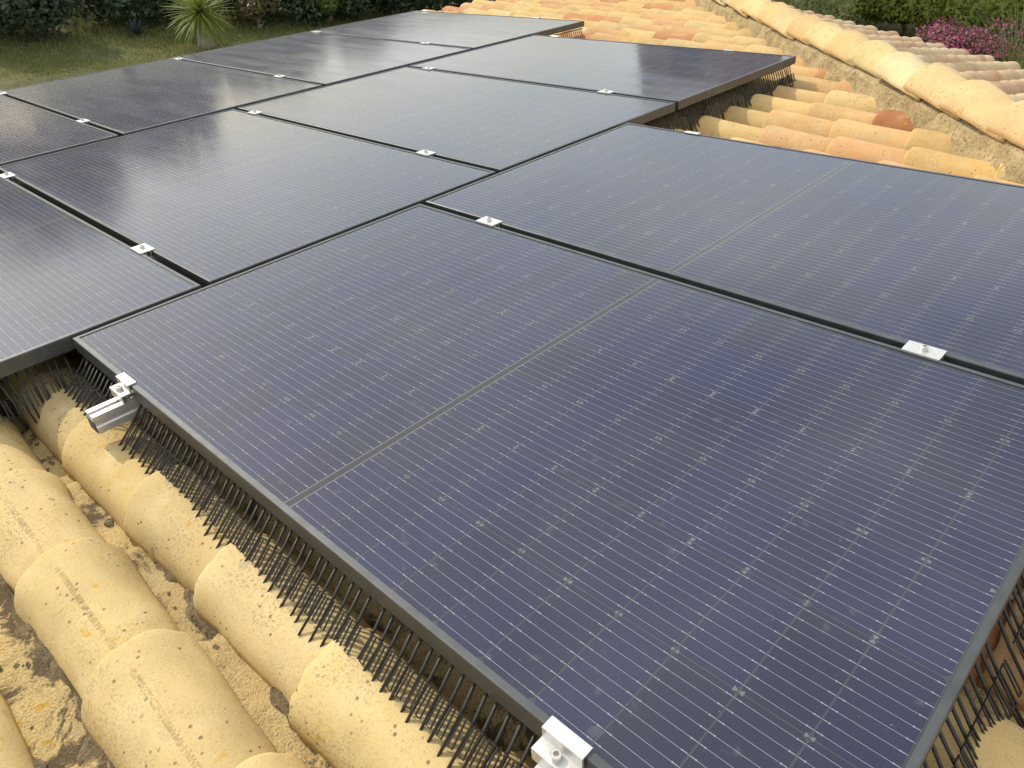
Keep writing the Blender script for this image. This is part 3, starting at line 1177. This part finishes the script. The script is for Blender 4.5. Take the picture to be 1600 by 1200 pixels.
# middle row left panel, above the shaded valley
comb(edge(-GR - 0.012, BO - W - G + 0.02, math.pi / 2), 16, 'shaded bird spike strip under the leftmost panel at the photo border', 0.05, 0.11, 0.05)
comb(edge(-GR - 0.012, BO - W - G + 0.36, math.pi / 2), 17, 'shaded bird spike strip beside the left corner of the nearest panel', 0.05, 0.11, 0.06)
# loose black cables at the corner
cb = random.Random(14)
for i in range(3):
    m = MB()
    pts = []
    for k in range(22):
        t_ = k / 21
        pts.append((-0.05 + 0.30 * t_, 0.045 + 0.05 * i - 0.075 * math.sin(t_ * 3.1 + i * 0.35), -0.055 - 0.030 * math.sin(t_ * math.pi) + 0.006 * math.sin(t_ * 17 + i)))
    m.tube(pts, 0.0032, 8)
    tag(mobj('solar_cable', m.mesh('solar_cable', M['dark']), ROOF), ['black cable hanging lowest in the shade at the left panel corner', 'black cable in the middle of the bundle at the left panel corner', 'black cable tucked deepest under the left panel corner'][i], 'cable', 'loose cables under the panel corner')
# a dry leaf blown under the panel
m = MB()
m.add([(0, 0, 0), (0.02, 0.011, 0.006), (0.045, 0, 0.002), (0.02, -0.011, 0.007), (0.02, 0, 0.002)], [(0, 4, 1), (1, 4, 2), (2, 4, 3), (3, 4, 0)])
tag(mobj('dry_leaf', m.mesh('dry_leaf', M['drytwig']), ROOF @ T(0.60, -0.01, TN + 0.004) @ RZ(0.6)), 'curled dry brown leaf lying on the tile under the near panel edge', 'leaf')


# ------------------------------------------------------------------ vegetation
def leaf_mesh(name, pts, nrm, size, mat, rng, aspect=0.5):
    """one quad (diamond) per point"""
    n = len(pts)
    r = rng.normal(size=(n, 3))
    nr = nrm + 0.7 * rng.normal(size=(n, 3))
    nr /= np.linalg.norm(nr, axis=1, keepdims=True) + 1e-9
    t = np.cross(nr, r)
    t /= np.linalg.norm(t, axis=1, keepdims=True) + 1e-9
    s = np.cross(nr, t)
    sz = size * rng.uniform(0.6, 1.4, size=(n, 1))
    V = np.empty((n, 4, 3))
    V[:, 0] = pts - t * sz
    V[:, 1] = pts + s * sz * aspect
    V[:, 2] = pts + t * sz
    V[:, 3] = pts - s * sz * aspect
    me = bpy.data.meshes.new(name)
    me.vertices.add(n * 4)
    me.vertices.foreach_set('co', V.ravel())
    me.loops.add(n * 4)
    me.loops.foreach_set('vertex_index', np.arange(n * 4, dtype=np.int32))
    me.polygons.add(n)
    me.polygons.foreach_set('loop_start', np.arange(0, n * 4, 4, dtype=np.int32))
    me.polygons.foreach_set('loop_total', np.full(n, 4, dtype=np.int32))
    me.materials.append(mat)
    me.update()
    me.validate()
    return me


def crown(rng, n, R, lobes=14, lobe_r=0.42, flat=0.35, inner=0.25):
    R = np.array(R)
    d = rng.normal(size=(lobes, 3))
    d /= np.linalg.norm(d, axis=1, keepdims=True)
    d[:, 2] = np.abs(d[:, 2]) * (1 - flat) + flat * d[:, 2]
    c = d * rng.uniform(0.35, 0.8, size=(lobes, 1))
    lr = lobe_r * rng.uniform(0.6, 1.25, size=lobes)
    k = rng.integers(0, lobes, size=n)
    e = rng.normal(size=(n, 3))
    e /= np.linalg.norm(e, axis=1, keepdims=True)
    rr = 1 - inner * rng.random(n) ** 2 + 0.12 * rng.normal(size=n)
    p = (c[k] + e * (lr[k] * rr)[:, None]) * R
    return p, e, c * R


def plant(name, label, cat, xy, R, n, size, mat, seed, zc=None, trunk=0.06, bark='bark', group=None, lobes=14, extra=None, aspect=0.5, lobe_r=0.42):
    rng = np.random.default_rng(seed)
    B = T(xy[0], xy[1], GZ)
    o = tag(empty(name, B), label, cat, group)
    zc = R[2] * 0.85 if zc is None else zc
    p, e, c = crown(rng, n, R, lobes, lobe_r)
    p[:, 2] += zc
    keep = p[:, 2] > 0.03
    mobj('crown', leaf_mesh('crown', p[keep], e[keep], size, M[mat], rng, aspect), B, o)
    m = MB()
    base = Vector((0, 0, -0.02))
    h0 = Vector((rng.uniform(-.1, .1), rng.uniform(-.1, .1), max(zc - R[2] * 0.55, zc * 0.35)))
    m.tube([base, (base + h0) * 0.5 + Vector((0.03, 0.02, 0)), h0], [trunk * 1.25, trunk, trunk * 0.85], 9)
    for i in range(min(9, len(c))):
        q = Vector(c[i]) + Vector((0, 0, zc))
        mid = h0.lerp(q, 0.5) + Vector((rng.uniform(-.15, .15) * R[0], rng.uniform(-.15, .15) * R[1], 0.05))
        m.tube([h0, mid, q], [trunk * 0.6, trunk * 0.4, trunk * 0.12], 6)
    mobj('trunk', m.mesh('trunk', M[bark]), B, o)
    if extra:
        mat2, n2, size2, zmin = extra
        p2, e2, _ = crown(np.random.default_rng(seed), n2, (R[0] * 1.03, R[1] * 1.03, R[2] * 1.03), lobes, lobe_r, inner=0.06)
        p2[:, 2] += zc
        k2 = p2[:, 2] > zc + zmin * R[2]
        mobj('flowers', leaf_mesh('flowers', p2[k2], e2[k2], size2, M[mat2], rng, 0.8), B, o)
    return o


# left: dark evergreen shrubs at the back of the lawn
LS = [((-15.8, 2.4), (1.1, 1.3, 0.95), 'dark bushy evergreen shrub at the back of the lawn, at the left photo border'),
      ((-15.3, 4.4), (1.1, 1.3, 0.95), 'dark evergreen shrub behind the lawn, left of the blue agave'),
      ((-14.95, 6.4), (1.1, 1.3, 0.9), 'dark evergreen shrub right behind the spiky yucca'),
      ((-14.1, 8.5), (1.1, 1.2, 0.95), 'dark evergreen shrub behind the dry twigs, right of the yucca'),
      ((-13.55, 9.35), (0.9, 0.8, 0.8), 'small dark evergreen shrub in the gap right of the dry twigs'),
      ((-12.55, 11.1), (0.9, 0.8, 0.85), 'small dark evergreen shrub touching the far panel corner'),
      ((-13.2, 10.2), (1.1, 1.2, 1.0), 'dark green shrub behind the far panel corner, left of the roof tiles'),
      ((-12.1, 11.9), (1.2, 1.3, 1.1), 'dark green shrub beyond the eave, above the far end of the panels'),
      ((-10.8, 13.8), (1.4, 1.4, 1.2), 'dark shrub beyond the farthest roof tiles')]
for i, (xy, R, lab) in enumerate(LS):
    plant('evergreen_shrub', lab, 'shrub', xy, R, 9000, 0.055, 'hedge', 100 + i, zc=R[2] * 0.5, group='dark shrubs behind the lawn', lobes=18)
plant('dry_shrub', 'sparse brown dry shrub with pale twigs right of the yucca', 'shrub', (-13.3, 8.2), (0.45, 0.5, 0.45), 1300, 0.045, 'drytwig', 140, lobes=12, bark='greybark')
plant('dry_shrub', 'low green brown shrub beside the far panel corner', 'shrub', (-12.9, 9.6), (0.6, 0.7, 0.5), 3000, 0.045, 'mid', 141, lobes=12)
TT = [((-27.0, 0.0), (3.4, 3.6, 3.0), 4.9, 'tall dark pine-like tree reflected at the left, outermost'),
      ((-27.5, 5.4), (3.0, 3.2, 2.8), 4.6, 'tall dark tree reflected in the left panels'),
      ((-25.0, 9.6), (2.4, 2.6, 2.0), 3.6, 'rounded tree behind the shrubs, reflected beside the bright sky'),
      ((-24.5, 14.0), (2.2, 2.3, 1.7), 2.4, 'low spreading tree beyond the yucca, mirrored in the lowest panels'),
      ((-23.0, 17.2), (1.9, 2.0, 1.5), 2.1, 'low round tree far behind the dry shrub')]
for i, (xy, R, zc, lab) in enumerate(TT):
    plant('garden_tree', lab, 'tree', xy, R, 12000, 0.13, 'hedge', 160 + i, zc=zc, trunk=0.2, group='trees behind the lawn', lobes=22)

# right: sunlit shrubs beyond the hip end
RS = [((-6.0, 16.6), (1.5, 1.4, 0.95), 'olive', 'fine-leaved olive green shrub beyond the roof, left of the flowers'),
      ((-8.6, 17.6), (1.5, 1.5, 1.2), 'bright', 'bright green shrub beyond the hip caps at the top'),
      ((-4.6, 20.0), (1.4, 1.4, 1.0), 'bright', 'bright yellow-green shrub directly behind the pink bougainvillea'),
      ((-7.2, 21.0), (1.9, 1.8, 1.6), 'mid', 'mid green shrub at the top, between the bright shrubs'),
      ((-2.4, 21.2), (1.5, 1.5, 1.1), 'bright', 'bright green shrub behind the bougainvillea at the right border'),
      ((-4.6, 24.0), (2.0, 1.9, 1.9), 'mid', 'darker green shrub at the top right, deepest in shade'),
      ((-10.4, 21.4), (1.8, 1.8, 1.6), 'mid', 'mid green shrub beyond the chimney at the top'),
      ((-5.9, 19.0), (1.1, 1.1, 0.9), 'bright', 'yellow-green shrub left of the bougainvillea, above the hip caps'),
      ((-1.4, 25.5), (2.0, 2.0, 2.2), 'mid', 'green tree-like shrub in the top right corner')]
for i, (xy, R, mt, lab) in enumerate(RS):
    plant('garden_shrub', lab, 'shrub', xy, R, 11000, 0.055 if mt != 'olive' else 0.05, mt, 200 + i, zc=R[2] * 0.7, group='shrubs beyond the hip end of the roof', lobes=20, aspect=0.5 if mt != 'olive' else 0.22)
plant('bougainvillea', 'pink flowering bougainvillea bush beyond the roof eave', 'bush', (-2.7, 18.2), (1.05, 1.0, 0.75), 9000, 0.035, 'drytwig', 230, zc=0.36, lobes=24, extra=('pink', 9000, 0.024, 0.30))


def blade_leaf(length, width, droop, mat, name='leaf', seg=5, fold=0.25):
    m = MB()
    vs, fs = [], []
    for i in range(seg + 1):
        t_ = i / seg
        w = width * (0.55 + 0.9 * t_) * (1 - t_) ** 0.6 if t_ < 1 else 0.0005
        z = -droop * t_ * t_ * length
        x = length * t_
        vs += [(x, -w, z + fold * w), (x, 0, z), (x, w, z + fold * w)]
    for i in range(seg):
        for k in range(2):
            fs.append((i * 3 + k, i * 3 + k + 1, i * 3 + 4 + k, i * 3 + 3 + k))
    m.add(vs, fs, 0, True)
    return m.mesh(name, mat)


# yucca
yb = T(-12.75, 6.72, GZ)
yu = tag(empty('yucca', yb), 'spiky green yucca on a short swollen trunk at the lawn edge', 'yucca')
m = MB()
m.tube([(0, 0, -0.02), (0.01, 0, 0.12), (0.0, 0.02, 0.30), (0, 0, 0.52), (0, 0, 0.62)], [0.17, 0.13, 0.085, 0.065, 0.05], 12)
mobj('trunk', m.mesh('trunk', M['greybark']), yb, yu)
ym = [blade_leaf(0.68, 0.026, dr_, M['yucca']) for dr_ in (0.03, 0.10, 0.22)]
yr_ = random.Random(4)
for i in range(230):
    f = (i + 0.5) / 230
    el = 82 - 118 * f ** 0.9
    az = i * 137.5
    s = yr_.uniform(0.8, 1.08)
    X = yb @ T(0, 0, 0.58 + 0.10 * (1 - f)) @ RZ(rad(az)) @ Matrix.Rotation(-rad(el + yr_.uniform(-6, 6)), 4, 'Y') @ Matrix.Scale(s, 4)
    mobj('leaf', ym[min(2, int(f * 3))], X, yu)

# agaves in the shade
for xy, sc, lab in (((-14.0, 6.0), 0.6, 'blue-grey agave in the shade left of the yucca'), ((-13.8, 7.4), 0.45, 'small blue-grey agave in the shade behind the yucca')):
    ab = T(xy[0], xy[1], GZ)
    ag = tag(empty('agave', ab), lab, 'agave')
    am = blade_leaf(0.5 * sc, 0.045 * sc, 0.1, M['agave'], fold=0.5)
    ar = random.Random(6)
    for i in range(26):
        X = ab @ T(0, 0, 0.04) @ RZ(rad(i * 137.5)) @ Matrix.Rotation(-rad(78 - 62 * i / 26 + ar.uniform(-4, 4)), 4, 'Y')
        mobj('leaf', am, X, ag)

# arching fountain grass at the right border
for q, (xy, sc, lab) in enumerate((((-1.75, 17.9), 1.0, 'arching fountain grass at the right border beside the bougainvillea'), ((-2.5, 22.4), 1.5, 'tall arching palm-like clump in the top right shrubs'))):
    fb = T(xy[0], xy[1], GZ)
    fg = tag(empty('fountain_grass', fb), lab, 'grass clump')
    fm = [blade_leaf(1.7 * sc, 0.014, dp, M['olive'], seg=8) for dp in (0.25, 0.5, 0.8)]
    fr_ = random.Random(9 + q)
    for i in range(170):
        X = fb @ T(fr_.uniform(-.12, .12), fr_.uniform(-.12, .12), 0.0) @ RZ(fr_.uniform(0, 6.28)) @ Matrix.Rotation(-rad(fr_.uniform(40, 86)), 4, 'Y') @ Matrix.Scale(fr_.uniform(0.6, 1.1), 4)
        mobj('blade', fr_.choice(fm), X, fg)

# grass on the part of the lawn in view
rng = np.random.default_rng(77)
ng = 60000
gx = rng.uniform(-16.5, -10.0, ng)
gy = rng.uniform(1.2, 12.0, ng)
dens = np.array([noise.noise(Vector((x * 0.9, y * 0.9, 0))) for x, y in zip(gx[:ng], gy[:ng])])
k = dens > -0.25 + 0.5 * (rng.random(ng) - 0.5)
gx, gy = gx[k], gy[k]
n = len(gx)
h = rng.uniform(0.03, 0.085, n)
a = rng.uniform(0, 6.28, n)
w = 0.007
V = np.empty((n, 3, 3))
V[:, 0] = np.stack([gx - w * np.cos(a), gy - w * np.sin(a), np.zeros(n)], 1)
V[:, 1] = np.stack([gx + w * np.cos(a), gy + w * np.sin(a), np.zeros(n)], 1)
V[:, 2] = np.stack([gx + rng.normal(0, 0.03, n), gy + rng.normal(0, 0.03, n), h], 1)
me = bpy.data.meshes.new('grass')
me.vertices.add(n * 3)
me.vertices.foreach_set('co', V.ravel())
me.loops.add(n * 3)
me.loops.foreach_set('vertex_index', np.arange(n * 3, dtype=np.int32))
me.polygons.add(n)
me.polygons.foreach_set('loop_start', np.arange(0, n * 3, 3, dtype=np.int32))
me.polygons.foreach_set('loop_total', np.full(n, 3, dtype=np.int32))
me.materials.append(M['grass'])
me.update()
tag(mobj('grass', me, T(0, 0, GZ)), 'patchy green and straw coloured lawn grass', 'grass', kind='stuff')

# ------------------------------------------------------------------ neighbouring tower house seen only as a reflection
nb = T(-10.6, 19.3, GZ)
nh = tag(empty('neighbour_house', nb), 'brown neighbouring house whose dark wall is mirrored in the far panel', 'house')
m = MB()
m.box(-1.3, 1.3, -1.1, 1.1, 0.002, 6.0)
mobj('wall', m.mesh('wall', M['chimney']), nb, nh)
m = MB()
m.add([(-1.4, -1.2, 6.0), (1.4, -1.2, 6.0), (1.4, 1.2, 6.0), (-1.4, 1.2, 6.0), (0, 0, 6.4)], [(0, 1, 4), (1, 2, 4), (2, 3, 4), (3, 0, 4), (3, 2, 1, 0)])
mobj('roof', m.mesh('roof', M['tileroof']), nb, nh)
for zz in (1.0, 4.2):
    m = MB()
    m.box(-0.2, 0.7, -1.13, -1.101, zz, zz + 1.3)
    wd = mobj('window', m.mesh('window', M['dark']), nb, nh)
    m = MB()
    m.box(-0.3, 0.8, -1.20, -1.101, zz - 0.08, zz - 0.002)
    mobj('sill', m.mesh('sill', M['stucco']), nb, wd)
